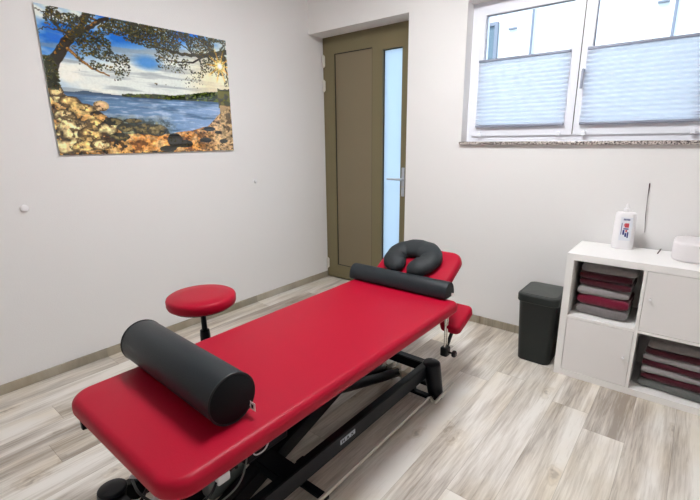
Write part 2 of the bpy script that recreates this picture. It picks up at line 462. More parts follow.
# outside ------------------------------------------------------------
bm = bmesh.new(); bx(bm, -12, 16, T, 4.0, -.3, -.1)
M['paving'] = mat('outdoor_paving', rgb(170, 168, 160), .9, bump=.4, bscale=30)
struct(obj('ground_outside', bm, M['paving']))
b = empty('building', (1.0, 4.0, 0))
M['render_wall'] = mat('white_render', rgb(236, 236, 232), .9, bump=.3, bscale=40)
M['seam'] = mat('facade_joint', rgb(118, 122, 132), .7)
bm = bmesh.new(); bx(bm, -12, 14, 0, .3, -.1, 5.2); obj('facade', bm, M['render_wall'], b)
M['far_glass'] = mat('dark_window_glass', rgb(96, 112, 120), .15)
wf = obj('window', ring_strip(-1.30, -.78, 2.0, 3.16, .05, -.05, .02), M['seam'], b)
bm = bmesh.new(); bx(bm, -1.25, -.83, -.015, .01, 2.05, 3.11); obj('pane', bm, M['far_glass'], wf)
for x in (-.26, 1.44):
    bm = bmesh.new(); tube(bm, [(x, -.06, -.1), (x, -.06, 5.2)], .018, 10); obj('downpipe', bm, M['seam'], b, True)
for x, z in ((-.56, 3.03), (1.30, 3.05)):
    obj('wall_lamp', rbox(x-.06, x+.06, -.05, -.001, z-.012, z+.012, .004), M['seam'], b)
tag(b, 'white rendered building seen through the window above the blinds', 'building')

# ceiling lamps (above the picture)
def ceiling_lamp(x, y, label):
    r = empty('ceiling_light', (x, y, ZC))
    obj('housing', ring_strip(-.30, .30, -.30, .30, .015, 0, .04), M['pvc'], r, rot=(radians(90), 0, 0))
    bm = bmesh.new(); bx(bm, -.285, .285, -.285, .285, -.030, -.020); obj('diffuser', bm, M['lamp'], r)
    tag(r, label, 'ceiling lamp'); return r
ceiling_lamp(1.9, -1.5, 'square flat white ceiling lamp above the massage table')

# ------------------------------------------------------------------ treatment table
TX, TH = 1.72, .58
tb = empty('treatment_table', (TX, -1.88, 0))
tag(tb, 'red upholstered height-adjustable massage table on a black scissor frame', 'massage table')
OY = -1.88
def Lc(x, y, z): return (x-TX, y-OY, z)
YN, YF = -2.695, -1.048
bm = pad(.697, YF-YN, .062, (.04, .04, .085, .085), .026, 12, 8, dome=.004, low_er=.02)
obj('table_cushion', bm, M['red'], tb, True, loc=Lc(TX+.006, (YN+YF)/2, TH-.062-.003))
def part(name, bm, m, smooth=False, parent=None):
    for v in bm.verts: v.co -= Vector((TX, OY, 0))
    return obj(name, bm, m, parent or tb, smooth)
# upper frame
bm = bmesh.new(); z0, z1 = .475, .514
for x in (1.47, 1.97): bx(bm, x-.02, x+.02, YN+.07, YF-.03, z0, z1)
for y in (YN+.09, -1.88, YF-.05): bx(bm, 1.49, 1.95, y-.02, y+.02, z0, z1)
part('upper_frame', bm, M['black'])
# base feet
FX0, FX1, FY0, FY1 = 1.493, 1.958, -2.632, -1.125
for x in (FX0, FX1):
    for y in (FY0, FY1):
        bm = lathe([(.022, .0), (.034, .004), (.034, .016), (.041, .018), (.044, .06), (.050, .195), (.049, .206), (.042, .212), (.012, .214)], 28, 'z', (x, y, 0))
        for v in bm.verts: v.co.x += (.040 if x > 1.7 else -.040)*(1-v.co.z/.214)
        part('leg', bm, M['black'], True)
# base beams
zb = .163
for x in (FX0+.01, FX1-.025):
    part('base_beam', bbeam((x, FY0, zb), (x, FY1, zb), .040, .080), M['black'])
for y in (FY0, FY1+.01):
    part('cross_beam', bbeam((FX0, y, zb+.004), (FX1, y, zb+.004), .050, .056), M['black'])
part('cross_beam', bbeam((FX0, -2.165, .165), (FX1-.03, -2.165, .165), .085, .05), M['black'])
# scissor arms
for x in (1.60, 1.770):
    part('lift_arm', bbeam((x, -2.45, .018+.03), (x, -1.22, .440), .060, .075), M['black'])
for x in (1.66, 1.735):
    bm = bmesh.new(); tube(bm, [(x, -1.13, .068), (x, -1.30, .112), (x, -2.34, .425)], .027, 14)
    part('cross_arm', bm, M['black'], True)
bm = bmesh.new(); tube(bm, [(1.60, -1.735, .255), (1.785, -1.735, .255)], .014, 12)
part('pivot_rod', bm, M['steel'], True)
# bracket at the foot of the cross arms
bm = bmesh.new()
for x in (1.63, 1.695, 1.735, 1.80): bx(bm, x-.003, x+.003, -1.18, -1.08, .04, .115)
bx(bm, 1.62, 1.81, -1.11, -1.07, .03, .055)
tube(bm, [(1.62, -1.13, .08), (1.81, -1.13, .08)], .010, 12)
part('arm_bracket', bm, M['steel'])
part('cross_beam', bbeam((FX0, -1.09, .045), (FX1, -1.09, .045), .030, .025), M['black'])
# actuator motor
bm = bmesh.new(); tube(bm, [(1.685, -2.30, .16), (1.685, -1.80, .33)], .024, 16)
act = part('actuator', bm, M['grey_plastic'], True)
bm = pad(.075, .17, .085, .02, .012, 6, 4, c=(1.685, -2.30, .09)); part('motor_housing', bm, M['grey_plastic'], True, act)
# control box with plug and cables
bm = rbox(1.74, 1.85, -2.31, -2.10, .27, .445, .010); box = part('control_box', bm, M['black'])
part('plug', rbox(1.845, 1.868, -2.435, -2.385, .285, .320, .006), M['white_plastic'], False, box)
def cable(pts, r, m, parent=None, name='cable', sub=8):
    P = [Vector(p) for p in pts]; out = []
    for i in range(len(P)-1):
        a = P[max(i-1, 0)]; b_ = P[i]; c_ = P[i+1]; d = P[min(i+2, len(P)-1)]
        for k in range(sub):
            t = k/sub
            out.append(.5*((2*b_)+(c_-a)*t+(2*a-5*b_+4*c_-d)*t*t+(3*b_-a-3*c_+d)*t**3))
    out.append(P[-1]); bm = bmesh.new(); tube(bm, out, r, 8)
    return part(name, bm, m, True, parent)
cable([(1.846, -2.26, .40), (1.85, -2.30, .385), (1.86, -2.34, .33), (1.857, -2.385, .305)], .004, M['black_plastic'])
cable([(1.857, -2.435, .30), (1.86, -2.47, .27), (1.83, -2.54, .25), (1.78, -2.60, .29), (1.70, -2.62, .30), (1.60, -2.60, .28)], .0045, M['black_plastic'])
cable([(1.83, -2.27, .36), (1.86, -2.33, .26), (1.87, -2.40, .23), (1.84, -2.50, .21), (1.80, -2.56, .24)], .0035, M['grey_plastic'])
cable([(1.853, -2.245, .33), (1.856, -2.21, .36), (1.856, -2.20, .33), (1.856, -2.225, .295), (1.856, -2.27, .30), (1.856, -2.275, .34), (1.856, -2.22, .38), (1.856, -2.17, .40)], .0028, M['white_plastic'], box)
cable([(1.857, -2.17, .365), (1.857, -2.215, .41)], .0028, M['white_plastic'], box)
cable([(1.52, -2.58, .235), (1.56, -2.52, .20), (1.62, -2.55, .16), (1.64, -2.62, .18), (1.60, -2.66, .2), (1.55, -2.62, .17), (1.56, -2.5, .10)], .006, M['white_plastic'])
cable([(1.50, -2.54, .24), (1.55, -2.50, .23), (1.60, -2.56, .21), (1.66, -2.64, .19)], .006, M['black_plastic'])
for y, z in ((-2.36, .325), (-2.31, .355)): part('cable_clip', rbox(1.845, 1.870, y-.006, y+.006, z-.016, z+.016, .003), M['black_plastic'], False, box)
# foot switch rail and its supports
bm = bmesh.new(); tube(bm, [(2.003, -2.62, .05), (2.003, -1.225, .05), (2.010, -1.212, .05), (2.036, -1.238, .05), (2.048, -1.236, .05), (2.050, -1.225, .05), (2.042, -1.007, .05)], .0085, 12)
part('foot_rail', bm, M['rail_metal'], True)
for y in (-2.06, -1.19):
    part('rail_support', bbeam((1.86, y, .036), (2.012, y, .036), .035, .018, .003), M['black'])
for y in (-2.06,): part('support_post', rbox(1.862, 1.885, y-.02, y+.02, .03, .150, .003), M['black'])
part('support_post', rbox(1.87, 1.90, -1.205, -1.175, .03, .145, .003), M['black'])
# name plate on the side of the beam
bx0 = FX1-.025+.0205
npl = part('name_plate', rbox(bx0-.001, bx0+.0015, -1.905, -1.805, .158, .180, .0006, 1), M['plate_metal'])
bm = bmesh.new()
def glyph(y, kind):
    s = .0095; xx0, xx1 = bx0+.0012, bx0+.0022; z0 = .162; H = .014
    def st(ya, za, yb, zb_): 
        d = Vector((0, yb-ya, zb_-za)); nrm = Vector((0, -d.z, d.y)).normalized()*.0018
        vs = [Vector((xx1, y+ya*s*1.6, z0+za*H))+q for q in (nrm, -nrm)]+[Vector((xx1, y+yb*s*1.6, z0+zb_*H))+q for q in (-nrm, nrm)]
        top = [bm.verts.new(v) for v in vs]; bot = [bm.verts.new(v-Vector((.001, 0, 0))) for v in vs]
        bm.faces.new(top); bm.faces.new(bot)
        for k in range(4): bm.faces.new((top[k], top[(k+1) % 4], bot[(k+1) % 4], bot[k]))
    for a in {'H': ((0, 0, 0, 1), (1, 0, 1, 1), (0, .5, 1, .5)), 'A': ((0, 0, .5, 1), (1, 0, .5, 1), (.2, .4, .8, .4)),
              'X': ((0, 0, 1, 1), (0, 1, 1, 0))}[kind]: st(*a)
for k, g in enumerate('HAX'): glyph(-1.894+.030*k, g)
part('lettering', bm, M['dark_ink'], False, npl)
# small lever under the near corner, side adjusters
part('release_lever', rbox(1.432, 1.450, -2.676, -2.650, .452, .512, .004), M['black'])
# headrest
ang = radians(31)
HP = Vector((1.715, -1.045, .535))
hr = empty('headrest', Lc(*HP), (ang, 0, 0)); hr.parent = tb
bm = pad(.50, .345, .058, .075, .024, 12, 8, dome=.003, low_er=.02)
# face opening
obj('headrest_cushion', bm, M['red'], hr, True, loc=(0, .18, 0))
bm = bmesh.new(); bx(bm, -.20, .20, .03, .33, -.028, -.001); obj('headrest_plate', bm, M['black'], hr)
for s in (-.16, .16):
    bm = bmesh.new(); tube(bm, [(s, -.06, -.045), (s, .10, -.02)], .010, 10); obj('headrest_hinge', bm, M['steel'], hr, True)
# armrest hanging beside the headrest
arm = empty('armrest', Lc(1.992, -1.035, .258)); arm.parent = tb
def ap(name, bm, m, smooth=False):
    return obj(name, bm, m, arm, smooth)
bm = pad(.125, .212, .060, .032, .018, 10, 7, dome=.003)
o = ap('armrest_pad', bm, M['red'], True); o.location = (.006, .132, .124); o.rotation_euler = (radians(20), 0, 0)
bm = bmesh.new(); tube(bm, [(0, 0, 0), (0, 0, .24)], .0065, 12); tube(bm, [(0, .024, 0), (0, .024, .24)], .0055, 12); ap('armrest_pole', bm, M['chrome'], True)
ap('pole_clamp', pad(.044, .055, .050, .012, .006, 5, 3, c=(0, .01, -.035)), M['black_plastic'], True)
bm = lathe([(.006, .02), (.006, .042), (.018, .046), (.020, .052), (.020, .060), (.014, .066)], 20, 'x', (0, .01, -.012)); ap('clamp_knob', bm, M['black_plastic'], True)
ap('pad_bracket', bbeam((0, .02, .0), (.010, .09, .122), .018, .012, .002), M['black_plastic'])

# ------------------------------------------------------------------ cushions on the table
# full round bolster
b = empty('bolster', (1.673, -2.413, TH+.083), (0, 0, -.037))
tag(b, 'large round charcoal bolster lying across the near end of the red table', 'bolster')
R = .082; L = .307
bm = lathe([(R-.012, -L), (R-.003, -L+.004), (R, -L+.014), (R, L-.014), (R-.003, L-.004), (R-.012, L)], 56, 'x')
obj('cover', bm, M['charcoal'], b, True)
for s in (-1, 1):
    bm = bmesh.new(); tube(bm, [(s*(L-.003), (R-.0015)*cos(2*pi*k/48), (R-.0015)*sin(2*pi*k/48)) for k in range(48)], .0028, 8, closed=True)
    obj('piping', bm, M['piping'], b, True)
    bm = lathe([(R-.006, 0), (R-.012, s*.003), (R*.5, s*.006), (.004, s*.007)], 48, 'x', (s*(L-.001), 0, 0)); obj('end_panel', bm, M['end_panel'], b, True)
tg = obj('care_tag', rbox(L-.004, L+.0275, .058, .0592, -.062, -.034, .0004, 1), M['tag'], b)
tg.rotation_euler = (0, 0, 0)
obj('tag_print', rbox(L+.007, L+.018, .0575, .0578, -.056, -.042, .0001, 1), M['dark_ink'], tg)

# half round roll
b = empty('half_round_bolster', (1.695, -1.055, TH+.001), (0, 0, radians(1.3)))
tag(b, 'slim half round charcoal bolster lying across the far end of the table beside the headrest', 'bolster')
def halfround(x0, x1, wv, hv, m=20):
    bm = bmesh.new(); rings = []
    prof = [(-wv/2+.008, 0), (-wv/2+.002, .004)]+[(-wv/2*cos(pi*k/m), .008+(hv-.008)*sin(pi*k/m)**.9) for k in range(m+1)]+[(wv/2-.002, .004), (wv/2-.008, 0)]
    for x, s in ((x0, .93), (x0+.004, .985), (x0+.012, 1), (x1-.012, 1), (x1-.004, .985), (x1, .93)):
        rings.append([bm.verts.new((x, y*s, hv/2+(z-hv/2)*s)) for y, z in prof])
    n = len(prof)
    for A, B in zip(rings, rings[1:]):
        for k in range(n): bm.faces.new((A[k], A[(k+1) % n], B[(k+1) % n], B[k]))
    bm.faces.new(rings[0]); bm.faces.new(rings[-1]); return bm
obj('cover', halfround(-.330, .318, .114, .088), M['charcoal'], b, True)
bm = rbox(.317, .334, .020, .021, .006, .022, .0003, 1); obj('care_tag', bm, M['tag'], b)

# horseshoe face cushion
b = empty('face_cushion', (1.690, -.880, .677), (ang-radians(4), 0, radians(-4)))
tag(b, 'charcoal horseshoe face cushion resting on the raised red headrest', 'cushion')
bm = bmesh.new(); N = 40; S = 18; rings = []
gap = radians(12); a0 = -pi/2+gap*.5; a1 = 3*pi/2-gap*.5
for i in range(N+1):
    t = i/N; a = a0+(a1-a0)*t
    Rx, Ry = .120, .088
    c = Vector((Rx*cos(a), Ry*sin(a), .047)); tn = Vector((-Rx*sin(a), Ry*cos(a), 0)).normalized(); o_ = tn.cross(Vector((0, 0, 1)))
    e = min(t, 1-t)*N
    s = 1 if e > 4 else (.05, .62, .84, .94, .985)[int(e)]
    wob = 1+.03*sin(a*7+1)+.02*sin(a*13)
    rings.append([bm.verts.new(c+o_*(.070*s*wob*cos(2*pi*k/S))+Vector((0, 0, .046*s*wob*sin(2*pi*k/S)))) for k in range(S)])
for A, B in zip(rings, rings[1:]):
    for k in range(S): bm.faces.new((A[k], A[(k+1) % S], B[(k+1) % S], B[k]))
bm.faces.new(rings[0]); bm.faces.new(rings[-1])
obj('cover', bm, M['charcoal_fabric'], b, True)
bm = bmesh.new(); tube(bm, [((.120+.0675)*cos(a0+(a1-a0)*k/60), (.088+.0675)*sin(a0+(a1-a0)*k/60), .047) for k in range(3, 58)], .0022, 6)
obj('seam', bm, M['piping'], b, True)

# ------------------------------------------------------------------ stool
s = empty('stool', (1.065, -1.955, 0))
tag(s, 'round red padded swivel stool standing between the table and left wall', 'stool')
zt = .655
bm = lathe([(.10, zt-.060), (.160, zt-.058), (.168, zt-.053), (.172, zt-.043), (.173, zt-.018), (.169, zt-.008), (.160, zt-.002), (.10, zt+.001), (.01, zt+.001)], 64)
obj('seat', bm, M['red'], s, True)
bm = lathe([(.14, zt-.068), (.15, zt-.066), (.15, zt-.0605), (.10, zt-.060)], 48); obj('seat_plate', bm, M['black'], s, True)
bm = lathe([(.014, .40), (.014, zt-.066)], 20); obj('gas_lift', bm, M['black'], s, True)
bm = lathe([(.026, .09), (.026, .43), (.024, .455), (.018, .46)], 24); obj('column', bm, M['black'], s, True)
for k in range(5):
    a = 2*pi*k/5+.5; d = Vector((cos(a), sin(a), 0))
    lg = obj('leg', bbeam(d*.02+Vector((0, 0, .11)), d*.215+Vector((0, 0, .075)), .032, .022), M['black'], s)
    cpos = d*.215
    bm = bmesh.new(); lathe([(.008, -.018), (.024, -.016), (.025, -.005), (.018, 0), (.025, .005), (.024, .016), (.008, .018)], 20, 'x', (0, 0, 0), bm)
    cw = obj('castor', bm, M['black_plastic'], lg, True, loc=cpos+Vector((0, 0, .0255)), rot=(0, 0, a+1.2))
    bm = bmesh.new(); tube(bm, [(0, 0, .044), (0, 0, .07)], .006, 10); bx(bm, -.004, .004, -.012, .012, .02, .05)
    obj('castor_stem', bm, M['black'], lg, True, loc=cpos)

# ------------------------------------------------------------------ shelf unit
KX, KF, KD, KH = 2.44, -.425, .385, .77
ku = empty('shelf_unit', (KX, KF, 0))
tag(ku, 'white cube shelf unit with two doors and two open towel compartments', 'shelf')
OT, IT, CW = .039, .016, .338
TW = 2*OT+2*CW+IT
def kp(name, bm, m=None, parent=None, smooth=False): return obj(name, bm, m or M['melamine'], parent or ku, smooth)
kp('top_board', rbox(0, TW, 0, KD, KH-OT, KH, .0015))
kp('bottom_board', rbox(0, TW, 0, KD, 0, OT, .0015))
for x in (0, TW-OT): kp('side_board', rbox(x, x+OT, 0.0005, KD, OT, KH-OT, .001))
kp('divider', rbox(OT+CW, OT+CW+IT, .001, KD, OT, KH-OT, .001))
zm = OT+CW
for x in (OT, OT+CW+IT): kp('shelf', rbox(x, x+CW, .001, KD, zm, zm+IT, .001))
kp('back_panel', rbox(OT, TW-OT, KD-.004, KD-.001, OT, KH-OT, .0005, 1))
g = .0018
dl = kp('door', rbox(OT+g, OT+CW-g, .002, .018, OT+g, zm-g, .001), M['melamine_door'])
kp('knob', lathe([(.004, .002), (.004, -.006), (.007, -.010), (.007, -.014), (.004, -.016)], 16, 'y', (OT+CW-.030, 0, OT+CW*.52)), M['white_plastic'], dl, True)
dr = kp('door', rbox(OT+CW+IT+g, OT+2*CW+IT-g, .002, .018, zm+IT+g, KH-OT-g, .001), M['melamine_door'])
kp('knob', lathe([(.004, .002), (.004, -.006), (.007, -.010), (.007, -.014), (.004, -.016)], 16, 'y', (OT+CW+IT+.030, 0, zm+IT+CW*.56)), M['white_plastic'], dr, True)

# towels
def towel_mesh(wx, wy, t, seed):
    rnd = random.Random(seed); bm = bmesh.new(); nx, ny = 22, 16
    ph = [rnd.uniform(0, 6.28) for _ in range(6)]
    # profile goes round the towel in y,z: front fold is round
    m = 12; rings = []
    for i in range(nx+1):
        x = -wx/2+wx*i/nx; e = min(i, nx-i); es = (.60, .86, .96)[e] if e < 3 else 1
        dz = .0025*sin(x*19+ph[0])+.0015*sin(x*43+ph[1]); fy = .004*sin(x*13+ph[2])+.002*sin(x*37+ph[3])
        P = []
        for k in range(m+1):
            q = pi/2+pi*k/m; P.append((-wy/2+t/2+fy+t/2*.75*cos(q), t/2+t/2*es*sin(q)))
        P.append((wy/2, t/2-t/2*es)); P.append((wy/2, t/2+t/2*es))
        rings.append([bm.verts.new((x, y, z+(dz if z > t*.5 else dz*.4))) for y, z in P])
    n = len(rings[0])
    for A, B in zip(rings, rings[1:]):
        for k in range(n): bm.faces.new((A[k], A[(k+1) % n], B[(k+1) % n], B[k]))
    bm.faces.new(rings[0]); bm.faces.new(rings[-1]); return bm
def stack(cx, z0, items, group, yfront):
    z = z0
    for i, (m_, wx, t, dx, lab) in enumerate(items):
        o = obj('folded_towel', towel_mesh(wx, .25, t, i*7+int(cx*100)), M[m_], None, True)
        o.location = (cx+dx, yfront+.125, z+.001); o.rotation_euler = (0, 0, radians(random.uniform(-1.5, 1.5)))
        tag(o, lab, 'towel', group); z += t+.0015
U = 'folded towels in the upper compartment'; Lw = 'folded towels in the lower compartment'
stack(KX+OT+CW/2, zm+IT, [
    ('towel_grey', .262, .062, -.010, 'brownish grey folded towel at the bottom of the upper left towel stack'),
    ('towel_red', .258, .060, -.008, 'bright burgundy folded towel lying on the bottom grey one in upper left stack'),
    ('towel_light', .258, .050, -.014, 'light grey folded towel in the middle of the upper left towel stack'),
    ('towel_red_shaded', .258, .044, -.006, 'burgundy folded towel just above the middle grey one in upper left stack'),
    ('towel_red_shaded', .262, .040, -.010, 'shade-darkened burgundy folded towel just under the topmost grey one, upper left stack'),
    ('towel_grey', .270, .050, .002, 'grey folded towel on top of the upper left towel stack')], U, KF+.055)
stack(KX+OT+CW+IT+CW/2+.012, OT, [
    ('towel_green', .296, .050, .004, 'dull grey folded towel at the bottom of the lower right towel stack'),
    ('towel_red_shaded', .282, .042, .004, 'burgundy folded towel second from the bottom of the lower right stack'),
    ('towel_light', .286, .036, .006, 'light grey folded towel third from the bottom of the lower right stack'),
    ('towel_red_shaded', .288, .036, .004, 'burgundy folded towel in the middle of the lower right towel stack'),
    ('towel_light', .286, .036, .006, 'pale grey folded towel third from the top of the lower right stack'),
    ('towel_red_shaded', .280, .036, .010, 'shade-darkened burgundy folded towel second from the top of the lower right stack'),
    ('towel_grey', .276, .046, .012, 'grey folded towel on top of the lower right towel stack')], Lw, KF+.050)

# ------------------------------------------------------------------ waste bin
bn = empty('waste_bin', (2.297, -.258, 0))
bn.scale = (1, 1, 1.025)
tag(bn, 'tall dark grey plastic waste bin beside the white shelf unit', 'waste bin')
bm = bmesh.new(); rings = []
for z, sx, sy, r in ((0, .094, .124, .035), (.004, .098, .128, .037), (.395, .116, .146, .042), (.400, .118, .148, .042)):
    rings.append([bm.verts.new((x, y, z)) for x, y in rr_outline(sx, sy, r, 8)])
n = len(rings[0])
for A, B in zip(rings, rings[1:]):
    for k in range(n): bm.faces.new((A[k], A[(k+1) % n], B[(k+1) % n], B[k]))
bm.faces.new(rings[0]); bm.faces.new(rings[-1])
obj('body', bm, M['bin'], bn, True)
bm = pad(.252, .312, .052, .045, .010, 8, 4, c=(0, 0, .398)); rim = obj('lid_rim', bm, M['bin'], bn, True)
bm = bmesh.new(); rings = []
for ins, z in ((0.0, .4480), (0.002, .4535), (.012, .4555), (.10, .460)):
    rings.append([bm.verts.new((x, y, z)) for x, y in rr_outline(.108-ins, .138-ins, max(.034-ins, .003), 8)])
for A, B in zip(rings, rings[1:]):
    for k in range(n): bm.faces.new((A[k], A[(k+1) % n], B[(k+1) % n], B[k]))
bm.faces.new(rings[0]); bm.faces.new(rings[-1]); obj('lid_flap', bm, M['bin_lid'], bn, True)

# ------------------------------------------------------------------ things on the shelf unit
bt = empty('squeeze_bottle', (2.668, -.120, KH), (0, 0, radians(8)))
tag(bt, 'white plastic bottle with a blue and red label on the shelf unit', 'bottle')
bm = bmesh.new(); rings = []
for z, sx, sy in ((0, .048, .026), (.004, .054, .031), (.02, .056, .033), (.195, .054, .032), (.212, .052, .031), (.219, .044, .027), (.222, .014, .014), (.228, .014, .014)):
    rings.append([bm.verts.new((x, y, z)) for x, y in rr_outline(sx, sy, min(sx, sy)*.98, 8)])
n = len(rings[0])
for A, B in zip(rings, rings[1:]):
    for k in range(n): bm.faces.new((A[k], A[(k+1) % n], B[(k+1) % n], B[k]))
bm.faces.new(rings[0]); bm.faces.new(rings[-1]); obj('body', bm, M['white_plastic'], bt, True)
obj('cap', lathe([(.016, .226), (.017, .228), (.017, .238), (.009, .244), (.006, .266), (.003, .268)], 24), M['white_plastic'], bt, True)
lb = obj('label', rbox(-.026, .026, -.0302, -.0272, .030, .150, .0006, 1), M['label'], bt)
lb.location = (.006, -.004, .02); lb.scale = (1.15, 1, 1.15)
bm = bmesh.new()
for k in range(5): bx(bm, -.014+.0058*k, -.0098+.0058*k, -.0308, -.0301, .134, .143)
bx(bm, -.020, -.017, -.0308, -.0301, .060, .120)
for a in ((-.012, .060, -.004, .085), (-.002, .05, .006, .07), (.008, .045, .014, .075), (-.010, .088, .012, .094)): bx(bm, a[0], a[2], -.0308, -.0301, a[1], a[3])
obj('blue_print', bm, M['blue_ink'], lb)
bm = bmesh.new()
for a in ((-.006, .098, .012, .120), (.000, .074, .007, .086), (-.010, .104, -.007, .116)): bx(bm, a[0], a[2], -.0308, -.0301, a[1], a[3])
obj('red_print', bm, M['red_ink'], lb)

bm = bmesh.new(); tube(bm, [(2.748, -.006, 1.152), (2.750, -.010, 1.06), (2.755, -.012, .95), (2.763, -.010, .86)], .0017, 8, radii=[.0030, .0015, .0022, .0012])
tag(obj('thin_wire', bm, M['wire'], None, True), 'thin dark wire hanging against the wall above the shelf unit', 'wire')
bm = bmesh.new(); tube(bm, [(2.856, -.022, KH+.003), (2.849, -.152, KH+.003)], .003, 8)
tag(obj('thin_stick', bm, M['wire'], None, True), 'thin dark stick lying on the white shelf unit at the wall', 'stick')
dv = empty('desk_device', (3.055, -.165, KH))
tag(dv, 'pale plastic device with rounded front at the right end of the shelf unit', 'device')
bm = pad(.285, .24, .105, .07, .015, 10, 5, c=(0, 0, 0)); obj('housing', bm, M['device'], dv, True)
obj('button', lathe([(.010, -.1215), (.010, -.1195), (.006, -.118)], 20, 'y', (-.020, .0, .090)), M['dark_ink'], dv, True)

# knobs on the left wall
for y, z, r, lab in ((-2.372, 1.056, .021, 'round white wall knob on the left wall nearer the camera, below the picture'),
                     (-.716, 1.083, .015, 'small white wall knob on the left wall between picture and door')):
    bm = lathe([(r*.95, 0), (r, .003), (r, .008), (r*.85, .013), (r*.5, .016), (r*.1, .017)], 28, 'x', (0, y, z))
    tag(obj('wall_knob', bm, M['white_plastic'], None, True), lab, 'knob', 'white knobs on the left wall')

# ------------------------------------------------------------------ picture
def vnoise(u, v, fx, fy, seed, oct_=4):
    rs = np.random.RandomState(seed); out = np.zeros_like(u); amp = 1; tot = 0
    for o_ in range(oct_):
        gx, gy = int(fx*2**o_)+3, int(fy*2**o_)+3
        g = rs.rand(gy, gx); x = u*fx*2**o_; y = v*fy*2**o_
        x = np.clip(x, 0, gx-2.001); y = np.clip(y, 0, gy-2.001)
        xi, yi = x.astype(int), y.astype(int); a, b_ = x-xi, y-yi; a = a*a*(3-2*a); b_ = b_*b_*(3-2*b_)
        out += amp*((g[yi, xi]*(1-a)+g[yi, xi+1]*a)*(1-b_)+(g[yi+1, xi]*(1-a)+g[yi+1, xi+1]*a)*b_); tot += amp; amp *= .55
    return out/tot
NU, NV = 430, 284
PWd, PHt = 1.232, .812
def paint():
    U_, V_ = np.meshgrid(np.linspace(0, 1, NU), np.linspace(0, 1, NV))
    A = PWd/PHt; X = U_*A
    I = np.zeros((NV, NU, 3))
    def c(*a): return np.array(a, float)/255
    def mix(m_, col):
        nonlocal I
        m_ = np.clip(m_, 0, 1)[..., None]; I = I*(1-m_)+(col if isinstance(col, np.ndarray) and col.ndim == 3 else np.asarray(col))*m_
    # sky
    I[:] = c(226, 232, 226)
    t = np.clip((V_-.62)/.38, 0, 1)
    cl = vnoise(U_, V_, 5, 7, 3)
    blue = np.clip((t*1.6-U_*1.5+.25)*1.3, 0, 1)*np.clip((.70-cl)*4.5, 0, 1)+np.clip(t-.45, 0, .3)*np.clip((.50-cl)*6, 0, 1)
    mix(blue, c(30, 112, 205))
    mix(np.clip((cl-.55)*3, 0, .6)*(V_ < .85), c(250, 246, 232))
    st = vnoise(U_, V_, 3, 26, 11); mix(np.clip((st-.53)*5, 0, .6)*(V_ < .86), c(140, 150, 156))
    mix(np.clip(.16-np.hypot((U_-.487)*A, (V_-.716)*2.2), 0, .1)*9, c(72, 140, 210))
    mix(np.clip(1-np.hypot((U_-.93)*1.4, V_-.62)*2.6, 0, .7), c(255, 240, 196))
    # hills and headland
    n1 = vnoise(U_, V_*0, 30, 2, 21)
    hill = .447+.014*np.exp(-((U_-.155)/.03)**2)+.006*np.exp(-((U_-.22)/.05)**2)
    mix((V_ < hill)*(U_ < .42), c(70, 92, 112))
    head = .452+.012*n1+np.clip(U_-.34, 0, .12)*.12+np.clip(U_-.60, 0, 1)*.22
    ground = .435+np.clip(U_-.45, 0, 1)*.02
    mix((V_ < head)*(U_ > .33), c(50, 62, 30)); mix((V_ < head)*(U_ > .33)*(vnoise(U_, V_, 70, 60, 5) > .56), c(92, 102, 48))
    # sea
    sea = V_ < ground
    wv = vnoise(U_, V_, 18, 90, 31); fl = vnoise(U_, V_, 5, 22, 32)
    base = c(92, 126, 160)[None, None]*(1-U_[..., None]*.0)+(c(150, 176, 214)-c(92, 126, 160))*np.clip((U_-.2)/.8, 0, 1)[..., None]
    mix(sea, base); mix(sea*np.clip((wv-.5)*3.2, 0, .7), c(188, 204, 226)); mix(sea*np.clip((.48-fl)*3.5, 0, .7), c(56, 84, 112))
    mix(sea*(V_ > .425)*.6, c(60, 84, 116))
    # shallow stony water
    n2 = vnoise(U_, V_, 34, 30, 41)
    sh = np.clip((.29+.03*n1-V_)*9, 0, 1)*np.clip((.62+.1*(n2-.5)-U_)*9, 0, 1)*sea
    mix(sh*.8, c(112, 112, 84)); mix(sh*(n2 > .54), c(42, 50, 46)); mix(sh*(n2 < .40), c(150, 150, 110))
    # beach
    bl = np.interp(U_, [0, .16, .30, .45, .56, .70, .82, .93, 1], [.0, .10, .15, .155, .150, .185, .225, .36, .43])+.02*(vnoise(U_, V_, 14, 4, 44)-.5)
    be = V_ < bl; n3 = vnoise(U_, V_, 26, 26, 45)
    mix(be, c(214, 146, 74)); mix(be*np.clip((n3-.5)*5, 0, 1), c(226, 180, 120)); mix(be*(n3 < .42), c(128, 84, 44))
    mix(be*np.clip((U_-.72)*4, 0, .75), c(202, 176, 138)); mix(be*(vnoise(U_, V_, 60, 60, 47) < .38)*(U_ > .6), c(96, 76, 54))
    # rocks
    def blob(u, v, ru, rv, col, dark, k=0):
        d = np.hypot((U_-u)/ru, (V_-v)/rv)+.35*(vnoise(U_, V_, 22, 18, 60+k)-.5)
        m_ = d < 1; mix(m_, dark); mix(np.clip((1-d)*2.2, 0, 1)*m_, col)
        e = vnoise(U_, V_, 40, 34, 80+k); mix(m_*(e < .40)*.75, dark); mix(m_*(e > .60)*.6, np.clip(np.asarray(col)*1.18, 0, 1))
    tan, dk = c(226, 188, 120), c(66, 52, 32)
    tan2 = c(240, 210, 152)
    lft = np.interp(U_, [0, .03, .08, .13, .20, .25, .30, .36, 1], [.50, .46, .41, .375, .33, .27, .17, .02, 0])
    lm = V_ < lft; r1 = vnoise(U_, V_, 20, 15, 51)
    mix(lm, c(196, 150, 88)); mix(lm*np.clip((r1-.5)*5, 0, 1), c(232, 196, 134)); mix(lm*(r1 < .43), c(84, 62, 36)); mix(lm*(vnoise(U_, V_, 45, 36, 52) < .40), c(46, 38, 26))
